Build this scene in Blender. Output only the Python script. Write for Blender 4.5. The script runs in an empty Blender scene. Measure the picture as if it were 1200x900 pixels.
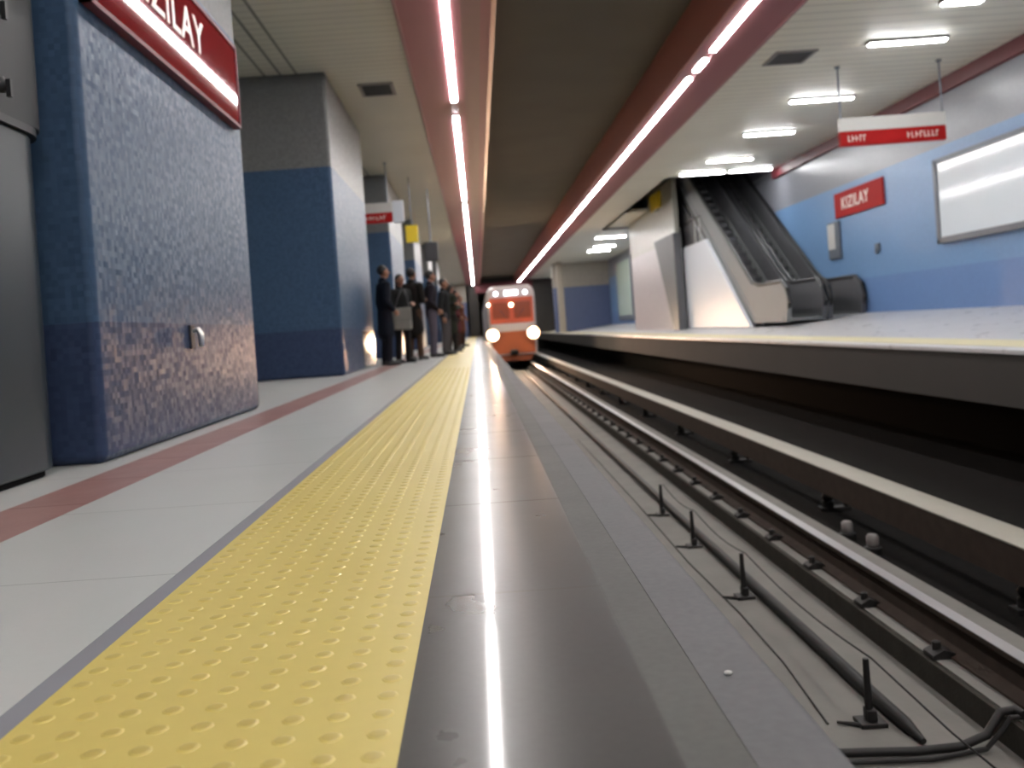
import bpy, bmesh, math, random
from mathutils import Vector, Matrix
random.seed(4)
S = bpy.context.scene
COL = S.collection
PI = math.pi

# ------------------------------------------------------------------ camera, world, exposure
cam = bpy.data.cameras.new('camera')
cam.sensor_width = 36.0
cam.lens = 31.5
cam.shift_x = 40 / 1200
cam.shift_y = -63 / 1200
cam.clip_start = 0.05
cam.clip_end = 300
cam.dof.use_dof = True
cam.dof.focus_distance = 2.0
cam.dof.aperture_fstop = 3.8
camo = bpy.data.objects.new('camera', cam)
COL.objects.link(camo)
camo.location = (0, 0, 0.52)
camo.rotation_euler = (Matrix.Rotation(PI / 2, 3, 'X') @ Matrix.Rotation(math.radians(-4), 3, 'Z')).to_euler()
S.camera = camo
w = bpy.data.worlds.new('world')
w.use_nodes = True
w.node_tree.nodes['Background'].inputs[0].default_value = (0.5, 0.55, 0.6, 1)
w.node_tree.nodes['Background'].inputs[1].default_value = 0.02
S.world = w
S.view_settings.view_transform = 'Standard'
S.view_settings.look = 'None'
S.view_settings.gamma = 1
S.view_settings.use_curve_mapping = False
S.view_settings.exposure = 1.1
S.cycles.use_denoising = True
S.cycles.max_bounces = 8
S.cycles.diffuse_bounces = 5
S.cycles.glossy_bounces = 4
S.cycles.sample_clamp_indirect = 6
S.cycles.caustics_reflective = False
S.cycles.caustics_refractive = False

STRIP = 27.0        # radiance of the long strip lights
TUBE = 30.0         # radiance of the short tubes over the far platform
HALL_FILL = 20.0          # unseen fill lights added behind the pillars
LAMP = 480.0        # the train's headlamps, watts each

# ------------------------------------------------------------------ helpers
def lin(c):
    return tuple((x / 255 / 12.92 if x / 255 <= 0.04045 else ((x / 255 + 0.055) / 1.055) ** 2.4) for x in c) + (1.0,)

class NT:
    """small wrapper to lay out shader nodes"""
    def __init__(s, name):
        s.m = bpy.data.materials.new(name)
        s.m.use_nodes = True
        s.t = s.m.node_tree
        s.b = s.t.nodes['Principled BSDF']
    def n(s, typ, **kw):
        nd = s.t.nodes.new(typ)
        for k, v in kw.items():
            setattr(nd, k, v)
        return nd
    def l(s, a, b):
        s.t.links.new(a, b)
    def coord(s):
        return s.n('ShaderNodeTexCoord').outputs['Object']
    def math(s, op, a, b=None, c=None):
        nd = s.n('ShaderNodeMath', operation=op)
        for i, v in enumerate((a, b, c)):
            if v is None: continue
            if hasattr(v, 'links'): s.l(v, nd.inputs[i])
            else: nd.inputs[i].default_value = v
        return nd.outputs[0]
    def mix(s, f, a, b):
        nd = s.n('ShaderNodeMix', data_type='RGBA')
        for i, v in ((0, f), (6, a), (7, b)):
            if hasattr(v, 'links'): s.l(v, nd.inputs[i])
            else: nd.inputs[i].default_value = v
        return nd.outputs[2]
    def noise(s, scale, detail=3.0, vec=None):
        nd = s.n('ShaderNodeTexNoise')
        nd.inputs['Scale'].default_value = scale
        nd.inputs['Detail'].default_value = detail
        s.l(vec if vec is not None else s.coord(), nd.inputs['Vector'])
        return nd.outputs['Fac']
    def bump(s, h, strength=0.3, dist=0.01):
        nd = s.n('ShaderNodeBump')
        nd.inputs['Strength'].default_value = strength
        nd.inputs['Distance'].default_value = dist
        s.l(h, nd.inputs['Height'])
        s.l(nd.outputs[0], s.b.inputs['Normal'])

def plain(name, rgb, rough=0.5, metal=0.0, var=0.12, nscale=6.0, spec=0.5, bump=0.0):
    """painted / plastic / metal surface with a little mottling"""
    k = NT(name)
    c = lin(rgb)
    d = tuple(x * (1 - var) for x in c[:3]) + (1,)
    e = tuple(min(1, x * (1 + var)) for x in c[:3]) + (1,)
    f = k.noise(nscale)
    k.l(k.mix(f, d, e), k.b.inputs['Base Color'])
    k.b.inputs['Roughness'].default_value = rough
    k.b.inputs['Metallic'].default_value = metal
    k.b.inputs['Specular IOR Level'].default_value = spec
    if bump: k.bump(k.noise(nscale * 8), bump, 0.005)
    return k.m

def glow(name, rgb, strength):
    k = NT(name)
    k.b.inputs['Base Color'].default_value = (0.9, 0.9, 0.9, 1)
    k.b.inputs['Emission Color'].default_value = lin(rgb)
    k.b.inputs['Emission Strength'].default_value = strength
    return k.m

def mosaic(name, bands, rough=0.22, size=0.04, tilt=0.10, rnd=0.2, spec=0.5):
    """glazed mosaic tiles; bands = [(z from, colour)], painted in horizontal bands"""
    k = NT(name)
    co = k.coord()
    sep = k.n('ShaderNodeSeparateXYZ'); k.l(co, sep.inputs[0])
    mp = k.n('ShaderNodeMapping'); mp.inputs['Location'].default_value = (0.013, 0.017, 0.011)
    k.l(co, mp.inputs[0])
    v = k.n('ShaderNodeTexVoronoi'); v.inputs['Scale'].default_value = 1 / size; v.inputs['Randomness'].default_value = 0.0
    k.l(mp.outputs[0], v.inputs['Vector'])
    col = lin(bands[0][1])
    cur = col
    for z, c in bands[1:]:
        cur = k.mix(k.math('GREATER_THAN', sep.outputs[2], z), cur, lin(c))
    g = k.n('ShaderNodeSeparateColor'); k.l(v.outputs['Color'], g.inputs[0])
    hs = k.n('ShaderNodeHueSaturation'); k.l(cur, hs.inputs['Color'])
    k.l(k.math('MULTIPLY_ADD', g.outputs[0], rnd, 1 - rnd / 2), hs.inputs['Value'])
    k.l(hs.outputs[0], k.b.inputs['Base Color'])
    k.b.inputs['Roughness'].default_value = rough
    k.b.inputs['Specular IOR Level'].default_value = spec
    geo = k.n('ShaderNodeNewGeometry')
    sub = k.n('ShaderNodeVectorMath', operation='SUBTRACT'); k.l(v.outputs['Color'], sub.inputs[0]); sub.inputs[1].default_value = (0.5, 0.5, 0.5)
    sc = k.n('ShaderNodeVectorMath', operation='SCALE'); k.l(sub.outputs[0], sc.inputs[0]); sc.inputs['Scale'].default_value = tilt
    ad = k.n('ShaderNodeVectorMath', operation='ADD'); k.l(geo.outputs['Normal'], ad.inputs[0]); k.l(sc.outputs[0], ad.inputs[1])
    nm = k.n('ShaderNodeVectorMath', operation='NORMALIZE'); k.l(ad.outputs[0], nm.inputs[0])
    k.l(nm.outputs[0], k.b.inputs['Normal'])
    return k.m

def slabs(name, rgb, rgb2, seam_rgb, pitch, first, seam=0.012, rough=0.2, speck=0.25, rvar=0.08, axis=1, coat=0.0, spec=0.5):
    """stone slabs with a seam every pitch metres along an axis"""
    k = NT(name)
    co = k.coord()
    sep = k.n('ShaderNodeSeparateXYZ'); k.l(co, sep.inputs[0])
    t = k.math('FRACT', k.math('DIVIDE', k.math('SUBTRACT', sep.outputs[axis], first - seam / 2), pitch))
    line = k.math('LESS_THAN', t, seam / pitch)
    big = k.noise(2.3, 4.0, co)
    fine = k.noise(60.0, 1.0, co)
    base = k.mix(big, lin(rgb), lin(rgb2))
    hs = k.n('ShaderNodeHueSaturation'); k.l(base, hs.inputs['Color'])
    k.l(k.math('MULTIPLY_ADD', fine, speck * 2, 1 - speck), hs.inputs['Value'])
    k.l(k.mix(line, hs.outputs[0], lin(seam_rgb)), k.b.inputs['Base Color'])
    k.b.inputs['Specular IOR Level'].default_value = spec
    if coat:
        k.b.inputs['Coat Weight'].default_value = coat
        k.b.inputs['Coat Roughness'].default_value = 0.07
    k.l(k.math('ADD', k.math('MULTIPLY_ADD', k.noise(5.0, 5.0, co), rvar * 2, rough - rvar), k.math('MULTIPLY', line, 0.3)), k.b.inputs['Roughness'])
    return k.m

class MB:
    """collects shapes into one mesh"""
    def __init__(s):
        s.v, s.f = [], []
    def add(s, v, f):
        o = len(s.v)
        s.v += [tuple(p) for p in v]
        s.f += [tuple(i + o for i in q) for q in f]
        return s
    def box(s, x0, x1, y0, y1, z0, z1):
        v = [(x0, y0, z0), (x1, y0, z0), (x1, y1, z0), (x0, y1, z0), (x0, y0, z1), (x1, y0, z1), (x1, y1, z1), (x0, y1, z1)]
        return s.add(v, [(3, 2, 1, 0), (4, 5, 6, 7), (0, 1, 5, 4), (1, 2, 6, 5), (2, 3, 7, 6), (3, 0, 4, 7)])
    def prism(s, pts, axis, a, b):
        """polygon pts in the two other axes, extruded along axis from a to b"""
        def mk(p, t):
            return {'x': (t, p[0], p[1]), 'y': (p[0], t, p[1]), 'z': (p[0], p[1], t)}[axis]
        n = len(pts)
        v = [mk(p, a) for p in pts] + [mk(p, b) for p in pts]
        f = [tuple(range(n - 1, -1, -1)), tuple(range(n, 2 * n))]
        f += [(i, (i + 1) % n, n + (i + 1) % n, n + i) for i in range(n)]
        return s.add(v, f)
    def tube(s, pts, r, seg=10, cap=True):
        """round bar through points; r a number or a list"""
        pts = [Vector(p) for p in pts]
        n = len(pts)
        rs = r if isinstance(r, (list, tuple)) else [r] * n
        v, f = [], []
        up = Vector((0, 0, 1))
        for i, p in enumerate(pts):
            d = (pts[min(i + 1, n - 1)] - pts[max(i - 1, 0)]).normalized()
            a = d.cross(up if abs(d.z) < 0.95 else Vector((1, 0, 0))).normalized()
            b = a.cross(d).normalized()
            for k in range(seg):
                t = 2 * PI * k / seg
                v.append(p + a * (math.cos(t) * rs[i]) + b * (math.sin(t) * rs[i]))
        for i in range(n - 1):
            for k in range(seg):
                k2 = (k + 1) % seg
                f.append((i * seg + k, i * seg + k2, (i + 1) * seg + k2, (i + 1) * seg + k))
        if cap:
            f.append(tuple(range(seg - 1, -1, -1)))
            f.append(tuple(range((n - 1) * seg, n * seg)))
        return s.add(v, f)
    def lathe(s, c, prof, seg=20):
        """profile [(r, z)] turned about the vertical through c"""
        return s.tube([(c[0], c[1], c[2] + z) for r, z in prof], [max(r, 1e-4) for r, z in prof], seg)
    def sphere(s, c, r, su=12, sv=8, sc=(1, 1, 1)):
        v, f = [], []
        for j in range(sv + 1):
            th = PI * j / sv
            for i in range(su):
                ph = 2 * PI * i / su
                v.append((c[0] + r * sc[0] * math.sin(th) * math.cos(ph), c[1] + r * sc[1] * math.sin(th) * math.sin(ph), c[2] + r * sc[2] * math.cos(th)))
        for j in range(sv):
            for i in range(su):
                f.append((j * su + i, (j + 1) * su + i, (j + 1) * su + (i + 1) % su, j * su + (i + 1) % su))
        return s.add(v, f)
    def grid(s, f, us, vs):
        o = [[f(u, v) for v in vs] for u in us]
        n = len(vs)
        return s.add([p for r in o for p in r], [(i * n + j, (i + 1) * n + j, (i + 1) * n + j + 1, i * n + j + 1) for i in range(len(us) - 1) for j in range(n - 1)])

def obj(name, mb, mat, parent=None, bevel=0.0, smooth=40, seg=2):
    me = bpy.data.meshes.new(name)
    off = Vector((0, 0, 0))
    p = parent
    while p is not None:
        off += p.location
        p = p.parent
    me.from_pydata([tuple(Vector(q) - off) for q in mb.v], [], mb.f)
    bm = bmesh.new(); bm.from_mesh(me)
    bmesh.ops.recalc_face_normals(bm, faces=bm.faces)
    bm.to_mesh(me); bm.free()
    me.materials.append(mat)
    if smooth:
        for q in me.polygons: q.use_smooth = True
        me.set_sharp_from_angle(angle=math.radians(smooth))
    o = bpy.data.objects.new(name, me)
    COL.objects.link(o)
    if parent is not None: o.parent = parent
    if bevel:
        b = o.modifiers.new('bevel', 'BEVEL'); b.width = bevel; b.segments = seg; b.limit_method = 'ANGLE'
        b.harden_normals = True
    return o

def thing(name, label, cat, loc, group=None):
    o = bpy.data.objects.new(name, None)
    o.empty_display_size = 0.1
    COL.objects.link(o)
    o.location = loc
    return tag(o, label, cat, group)

def tag(o, label, cat, group=None):
    o['label'] = label; o['category'] = cat
    if group: o['group'] = group
    return o

def struct(name, mb, mat, **kw):
    o = obj(name, mb, mat, **kw)
    o['kind'] = 'structure'
    return o

def kids(o):
    return [c for c in COL.objects if c.parent == o]

def dup(o, loc, label, rotz=None):
    c = o.copy(); COL.objects.link(c)
    c.location = loc; c['label'] = label
    if rotz is not None: c.rotation_euler = (0, 0, rotz)
    for ch in kids(o):
        d = ch.copy(); COL.objects.link(d); d.parent = c
        for g in kids(ch):
            e = g.copy(); COL.objects.link(e); e.parent = d
    return c

def text_mesh(s, size, depth):
    cu = bpy.data.curves.new('lettering', 'FONT')
    cu.body = s; cu.size = size; cu.extrude = depth; cu.align_x = 'CENTER'; cu.align_y = 'CENTER'; cu.space_character = 1.08
    cu.offset = size * 0.008
    o = bpy.data.objects.new('lettering', cu); COL.objects.link(o)
    dg = bpy.context.evaluated_depsgraph_get(); dg.update()
    me = bpy.data.meshes.new_from_object(o.evaluated_get(dg))
    bpy.data.objects.remove(o)
    return me

def lettering(s, size, depth, mat, parent, loc, rot, sx=1.0):
    me = text_mesh(s, size, depth)
    me.transform(Matrix.Diagonal((sx, 1, 1, 1)))
    me.materials.clear(); me.materials.append(mat)
    o = bpy.data.objects.new('lettering', me); COL.objects.link(o)
    o.parent = parent
    o.location = Vector(loc) - parent.location
    o.rotation_euler = rot
    return o

# ------------------------------------------------------------------ materials
M = {}
M['floor'] = slabs('pale_terrazzo', (180, 181, 177), (190, 191, 188), (168, 169, 166), 0.9, 0.3, seam=0.006, rough=0.3, speck=0.02, rvar=0.0)
M['stripe'] = slabs('red_brown_stone', (146, 112, 106), (160, 122, 114), (136, 108, 102), 0.6, 0.2, seam=0.008, rough=0.32, speck=0.12)
M['gap'] = plain('grey_joint', (128, 128, 134), 0.6)
M['granite'] = slabs('dark_polished_granite', (64, 61, 60), (78, 75, 74), (104, 101, 98), 0.92, 1.77, seam=0.012, rough=0.28, speck=0.1, coat=0.45, spec=0.18, rvar=0.02)
M['nosing'] = slabs('worn_grey_granite', (96, 95, 96), (106, 105, 106), (80, 80, 80), 3.68, 0.2, seam=0.005, rough=0.6, speck=0.12, spec=0.1)
M['nosing_in'] = slabs('grey_granite_band', (88, 87, 85), (98, 97, 94), (80, 80, 80), 3.68, 0.2, seam=0.005, rough=0.6, speck=0.12, spec=0.1)
M['far_floor'] = slabs('far_terrazzo', (190, 188, 188), (200, 198, 198), (170, 168, 168), 1.2, 0.3, seam=0.01, rough=0.3, speck=0.06)
M['cream'] = plain('worn_cream_tactile', (216, 206, 166), 0.5)
M['concrete'] = plain('grey_concrete', (114, 112, 107), 0.85, var=0.22, nscale=3.0, spec=0.2, bump=0.4)
M['bed_shade'] = plain('shaded_track_bed', (22, 20, 19), 0.95, var=0.5, nscale=14.0, spec=0.1, bump=0.8)  # weaker light on the far bed painted as near-black
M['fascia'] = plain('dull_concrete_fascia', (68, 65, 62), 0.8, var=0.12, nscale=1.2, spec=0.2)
M['black'] = plain('flat_black', (22, 20, 20), 0.9, spec=0.1)
M['void'] = plain('dark_track_ceiling', (112, 106, 96), 0.9, var=0.12, nscale=0.8, spec=0.1)
M['soffit'] = plain('rose_red_metal_panel', (152, 88, 96), 0.6, var=0.05, nscale=1.5)
M['soffit_face'] = plain('red_brown_metal_fascia', (176, 104, 88), 0.4, var=0.07, nscale=1.5)
M['soffit_lip'] = plain('pink_metal_lip', (150, 104, 108), 0.6, var=0.05)
M['board'] = plain('pale_rose_metal_board', (142, 100, 100), 0.6, var=0.05)
M['grey_paint'] = plain('grey_machine_paint', (126, 128, 129), 0.6, metal=0.0, var=0.06, nscale=3)
M['grey_dark'] = plain('dim_grey_machine_paint', (96, 96, 100), 0.45, metal=0.2, var=0.1, nscale=3)
M['step'] = plain('grooved_grey_step_metal', (84, 84, 88), 0.5, metal=0.3, var=0.15, nscale=8)
M['trim'] = plain('dark_red_trim_paint', (106, 42, 50), 0.5)
M['steel'] = plain('brushed_steel', (176, 176, 172), 0.32, metal=0.85, var=0.08, nscale=20)
M['chrome'] = plain('polished_steel', (222, 220, 214), 0.3, metal=1.0, var=0.03)
M['plate'] = plain('polished_plate_steel', (214, 212, 206), 0.24, metal=1.0, var=0.03)
M['rail_top'] = plain('polished_rail_head', (150, 146, 146), 0.3, metal=0.7, var=0.08)
M['rust'] = plain('rusty_rail_web', (62, 52, 46), 0.8, var=0.3, nscale=12, spec=0.2)
M['plinth_side'] = plain('shade_dark_concrete', (58, 55, 50), 0.9, var=0.3, nscale=8, spec=0.15, bump=0.5)
M['cover'] = plain('cream_fibreglass_cover', (146, 141, 128), 0.5, var=0.08)
M['iron'] = plain('black_iron', (34, 32, 31), 0.6, metal=0.3, var=0.2)
M['rubber'] = plain('black_rubber', (28, 28, 30), 0.45)
M['red'] = plain('glossy_red_sign_acrylic', (118, 12, 20), 0.03, var=0.03, spec=0.8)
M['red_matt'] = plain('red_sign_enamel', (164, 26, 26), 0.6, var=0.03, spec=0.15)
M['white'] = plain('white_sign_enamel', (200, 198, 194), 0.35, var=0.02)
M['letters'] = plain('white_letter_vinyl', (240, 226, 218), 0.3, var=0.01)
M['yellow_sign'] = plain('yellow_sign_enamel', (226, 196, 44), 0.35, var=0.05)
M['dark'] = plain('dark_grey_paint', (48, 47, 50), 0.5)
M['darkwall'] = plain('dark_shaft_paint', (86, 84, 92), 0.7, var=0.1, nscale=1)
M['cabinet'] = plain('dark_grey_enamel', (32, 40, 46), 0.35, var=0.06, nscale=2)
M['cabinet_top'] = plain('charcoal_panel_enamel', (17, 20, 23), 0.55, var=0.1, nscale=5)
M['cladding'] = plain('white_stair_cladding', (206, 210, 218), 0.4, var=0.03, nscale=1)
M['screen'] = plain('white_glossy_hoarding', (226, 234, 242), 0.1, var=0.03, nscale=1, spec=0.7)
M['frame'] = plain('grey_aluminium_frame', (110, 116, 126), 0.4, metal=0.4)
M['pane'] = plain('pale_green_poster', (196, 212, 200), 0.2, var=0.06, nscale=1)
M['beige'] = plain('beige_panel', (166, 156, 142), 0.6, var=0.06, nscale=1)
M['strip'] = glow('strip_diffuser', (253, 252, 250), STRIP)
M['tube'] = glow('tube_diffuser', (251, 252, 252), TUBE)
M['hall_fill'] = glow('fill_light_glow', (255, 244, 226), HALL_FILL)
M['housing'] = plain('grey_light_housing', (132, 126, 124), 0.5)
M['p_tile'] = mosaic('blue_mosaic_tiles', [(-9, (54, 66, 92)), (0.69, (61, 82, 107)), (3.03, (108, 109, 109))], rough=0.34, size=0.03, rnd=0.12, spec=0.13, tilt=0.12)
M['w_tile'] = mosaic('wall_blue_tiles', [(-9, (105, 135, 182)), (1.08, (112, 147, 188)), (3.3, (134, 136, 144))], rough=0.32, tilt=0.02, rnd=0.06)
M['far_tile'] = mosaic('far_blue_tiles', [(-9, (96, 108, 142)), (2.9, (166, 158, 146))], rough=0.3)
M['well_tile'] = mosaic('stairwell_tiles', [(-9, (180, 172, 176)), (3.0, (164, 162, 152))], rough=0.3, tilt=0.08)

def yellow():
    k = NT('yellow_tactile_rubber')
    co = k.coord()
    sep = k.n('ShaderNodeSeparateXYZ'); k.l(co, sep.inputs[0])
    n1 = k.noise(1.6, 4, co); n2 = k.noise(30, 3, co)
    base = k.mix(n1, lin((202, 180, 96)), lin((211, 192, 112)))
    grime = k.math('MULTIPLY', k.math('LESS_THAN', sep.outputs[2], 0.0012), k.math('MULTIPLY', n2, 0.10))
    worn = k.math('MULTIPLY', k.math('GREATER_THAN', sep.outputs[2], 0.0015), 0.36)
    k.l(k.mix(worn, k.mix(grime, base, lin((120, 104, 52))), lin((150, 124, 56))), k.b.inputs['Base Color'])
    k.b.inputs['Roughness'].default_value = 0.42
    k.b.inputs['Specular IOR Level'].default_value = 0.5
    return k.m
M['yellow'] = yellow()

def ceil_mat(name, rgb, pitch, long_lines=()):
    k = NT(name)
    co = k.coord()
    sep = k.n('ShaderNodeSeparateXYZ'); k.l(co, sep.inputs[0])
    t = k.math('FRACT', k.math('DIVIDE', sep.outputs[1], pitch))
    line = k.math('LESS_THAN', t, 0.12)
    for x in long_lines:
        line = k.math('MAXIMUM', line, k.math('MULTIPLY', k.math('LESS_THAN', k.math('ABSOLUTE', k.math('SUBTRACT', sep.outputs[0], x)), 0.022), 2.2))
    f = k.noise(0.8, 3, co)
    c = lin(rgb)
    base = k.mix(f, tuple(x * .9 for x in c[:3]) + (1,), tuple(min(1, x * 1.08) for x in c[:3]) + (1,))
    k.l(k.mix(k.math('MULTIPLY', line, 0.32), base, (0.05, 0.048, 0.045, 1)), k.b.inputs['Base Color'])
    k.b.inputs['Roughness'].default_value = 0.5
    return k.m
M['ceil_l'] = ceil_mat('grey_slat_ceiling', (202, 200, 186), 0.2, (-2.36, -2.59, -2.82))
M['ceil_r'] = ceil_mat('pale_slat_ceiling', (232, 230, 217), 0.3)

# ------------------------------------------------------------------ the setting
Y0, Y1 = -9.0, 75.0
EDGE, FAR, WALL = 0.40, 4.90, 8.70
def far_z(x):
    return 0.31 * max(0.0, min(1.0, (x - 5.9) / (WALL - 5.9)))

def strip_box(x0, x1, top=0.0, dep=0.08):
    return MB().box(x0, x1, Y0, Y1, top - dep, top)
struct('floor', strip_box(-8.0, -1.72).box(-1.43, -0.745, Y0, Y1, -0.08, 0), M['floor'])
struct('floor_red_stripe', strip_box(-1.72, -1.43), M['stripe'])
struct('floor_joint', strip_box(-0.745, -0.70, -0.001), M['gap'])
struct('platform_granite', strip_box(-0.135, 0.205), M['granite'])
struct('platform_granite_band', strip_box(0.205, 0.285, -0.001), M['nosing_in'])
nos = [(0.285, -0.10), (0.285, 0.0)] + [(EDGE - 0.022 + 0.022 * math.sin(a), -0.022 + 0.022 * math.cos(a)) for a in [i * PI / 10 for i in range(6)]] + [(EDGE, -0.10)]
struct('platform_nosing', MB().prism(nos, 'y', Y0, Y1), M['nosing'])
struct('platform_base', MB().box(-8.0, 0.30, Y0, Y1, -1.34, -0.081).box(0.30, 0.36, Y0, Y1, -0.2, -0.101), M['fascia'])

t = MB().box(-0.70, -0.135, Y0, Y1, -0.08, 0.0)
y = 0.55
while y < 13.0:
    for i in range(9):
        cx = -0.70 + 0.032 + i * 0.0626 + (0.0)
        v, f = [], []
        for (r, z) in ((0.0165, 0.0), (0.0135, 0.0014), (0.009, 0.0019)):
            for k in range(8):
                a = k * PI / 4
                v.append((cx + r * math.cos(a), y + r * math.sin(a), z))
        for j in range(2):
            for k in range(8):
                f.append((j * 8 + k, j * 8 + (k + 1) % 8, j * 8 + 8 + (k + 1) % 8, j * 8 + 8 + k))
        f.append(tuple(range(16, 24)))
        t.add(v, f)
    y += 0.0626
struct('tactile_paving', t, M['yellow'])

struct('track_bed', MB().box(EDGE - 0.12, 2.62, Y0, Y1, -1.4, -1.3), M['concrete'])
struct('track_bed_far', MB().box(2.62, 6.1, Y0, Y1, -1.4, -1.3), M['bed_shade'])
struct('track_plinth', MB().box(2.03, 2.56, Y0, Y1, -1.31, -1.17).box(0.44, 1.02, Y0, Y1, -1.31, -1.17), M['concrete'])
# side of the plinth under the far rail, its shade painted darker
struct('track_plinth_side', MB().box(2.005, 2.03, Y0, Y1, -1.31, -1.178), M['plinth_side'])

# far platform
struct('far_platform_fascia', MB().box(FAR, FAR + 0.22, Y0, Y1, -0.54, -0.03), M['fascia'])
struct('far_platform_base', MB().box(6.0, 9.2, Y0, Y1, -1.34, -0.05).box(FAR + 0.2, 6.1, Y0, Y1, -0.3, -0.05), M['black'])  # near-black stands in for shade in the recess under the edge
struct('far_platform_edge', MB().box(FAR - 0.02, FAR + 0.26, Y0, Y1, -0.05, 0.0), M['far_floor'], bevel=0.01)
struct('far_tactile_paving', MB().box(FAR + 0.26, 5.9, Y0, Y1, -0.05, 0.002), M['cream'])
struct('far_floor', MB().prism([(5.9, -0.06), (9.2, -0.06), (9.2, 0.31), (WALL, 0.31), (5.9, 0.0)], 'y', Y0, Y1), M['far_floor'])

struct('wall_right', MB().box(WALL, 9.2, Y0, Y1, 0.2, 8.2), M['w_tile'])
struct('wall_left', MB().box(-8.3, -8.0, Y0, Y1, -0.1, 4.7), M['w_tile'])
struct('wall_back', MB().box(-8.3, 9.2, Y0 - 0.3, Y0, -1.4, 5.2), M['far_tile'])
struct('wall_far_platform_end', MB().box(5.05, 8.75, 58.0, 58.4, 0.0, 4.6), M['far_tile'])
struct('wall_left_end', MB().box(-8.3, -0.6, Y1, Y1 + 0.4, -0.1, 4.7), M['far_tile'])
# tunnel portal at the end of the track
struct('wall_tunnel_portal', MB().box(-0.8, 0.2, Y1, Y1 + 0.5, -1.4, 4.9).box(4.6, 9.2, Y1, Y1 + 0.5, -1.4, 4.9).box(0.2, 4.6, Y1, Y1 + 0.5, 3.6, 4.9), M['fascia'])
struct('trim_2', MB().box(0.0, 4.8, Y1 - 0.1, Y1, 3.6, 4.4), M['trim'])
struct('tunnel_lining', MB().box(0.0, 0.2, Y1 + 0.5, 100, -1.4, 4).box(4.6, 4.8, Y1 + 0.5, 100, -1.4, 4).box(0.0, 4.8, Y1 + 0.5, 100, 3.6, 3.8).box(0, 4.8, Y1 + .5, 100, -1.4, -1.3).box(0, 4.8, 100, 100.2, -1.4, 4), M['void'])

SL0, SL1, SR0, SR1, SZ = -0.70, 0.45, 3.40, 4.32, 4.30
struct('ceiling_left', MB().box(-8.3, SL0 + 0.02, Y0, Y1, 4.40, 4.52), M['ceil_l'])
OX0, OY0, OY1 = 5.75, 25.4, 33.0
struct('ceiling_right', MB().box(SR1 - 0.02, 9.2, Y0, OY0, 4.45, 4.57).box(SR1 - 0.02, OX0, OY0, OY1, 4.45, 4.57).box(SR1 - 0.02, 9.2, OY1, Y1, 4.45, 4.57), M['ceil_r'])
struct('ceiling_track', MB().box(SL1 - 0.3, SR0 + 0.3, Y0, Y1, 4.85, 4.97), M['void'])
# a soffit is two flat boards either side of the recessed light channel
def soffit(x0, lx0, lx1, x1, name, face_left):
    struct(name, MB().box(x0, lx0, Y0, Y1, SZ, SZ + 0.06).box(lx1, x1, Y0, Y1, SZ, SZ + 0.06).box(lx0 - 0.02, lx1 + 0.02, Y0, Y1, SZ + 0.06, SZ + 0.10), M['soffit'])
    fx = x0 if face_left else x1
    struct(name + '_fascia', (MB().prism([(fx + .03, SZ - .01), (fx + .03, SZ + .05), (fx - .1, 4.64), (fx - .1, 4.86), (fx - .14, 4.86), (fx - .14, 4.62), (fx, SZ - .01)], 'y', Y0, Y1) if face_left else MB().box(fx - 0.03, fx + 0.03, Y0, Y1, SZ - 0.01, 4.86)), M['soffit_face'])
    ox = x1 if face_left else x0
    struct(name + '_edge', MB().box(ox - 0.02, ox + 0.02, Y0, Y1, SZ - 0.012, 4.5), M['soffit_lip'])
LW = 0.058
LXL, LXR = -0.125, 3.66
soffit(SL0, LXL - LW, LXL + LW, SL1, 'soffit_left', False)
soffit(SR0, LXR - LW, LXR + LW, SR1, 'soffit_right', True)
# the inner boards are a lighter pink
struct('soffit_left_inner_board', MB().box(LXL + LW + 0.12, SL1 - 0.16, Y0, Y1, SZ - 0.008, SZ + 0.01), M['board'])
struct('trim_1', MB().box(WALL - 0.10, WALL + 0.01, Y0, OY0 - 0.02, 4.20, 4.46), M['trim'], bevel=0.01)

# stairwell above the escalators
struct('stairwell_shaft', MB().box(OX0 - 0.15, OX0, OY0, 38, 4.45, 8.2).box(OX0 - .15, 9.0, OY0 - 0.15, OY0, 4.56, 8.2).box(OX0 - .15, 9.0, 38, 38.2, 4.4, 8.2).box(OX0 - .15, 9.0, OY0 - .15, 38.2, 8.2, 8.35).box(OX0 - .1, WALL, 33.2, 38, 5.95, 6.1).box(WALL - 0.03, WALL + 0.02, OY0, 38, 4.45, 8.2), M['darkwall'])
struct('stairwell_wall', MB().box(6.55, 6.70, 28.9, 37.2, 0.0, 8.2), M['well_tile'])
struct('stairwell_dark_screen', MB().box(6.70, 6.93, 31.16, 31.3, 0.0, 8.2), M['dark'])  # dark wall added to hold the shade of the opening
struct('stairwell_stringer', MB().prism([(28.85, 0.0), (29.5, 0.0), (31.9, 3.2), (28.85, 3.2)], 'x', 6.47, 6.55).box(6.47, 6.72, 28.78, 28.9, 0.0, 3.2), M['grey_dark'])

# pillars of the near platform
for i in range(6):
    ya = 4.33 + 8.6 * i
    wd = 3.1 if i < 1 else 3.9
    xr = -1.84 if i < 1 else -1.95
    struct('pillar_%d' % (i + 1), MB().box(-3.35 if i < 1 else -3.9, xr, ya, ya + wd, 0.0, 4.41), M['p_tile'], bevel=0.05, seg=3)
struct('pillar_7', MB().box(-3.4, -1.84, -4.3, -1.2, 0.0, 4.41), M['p_tile'], bevel=0.05, seg=3)

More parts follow.
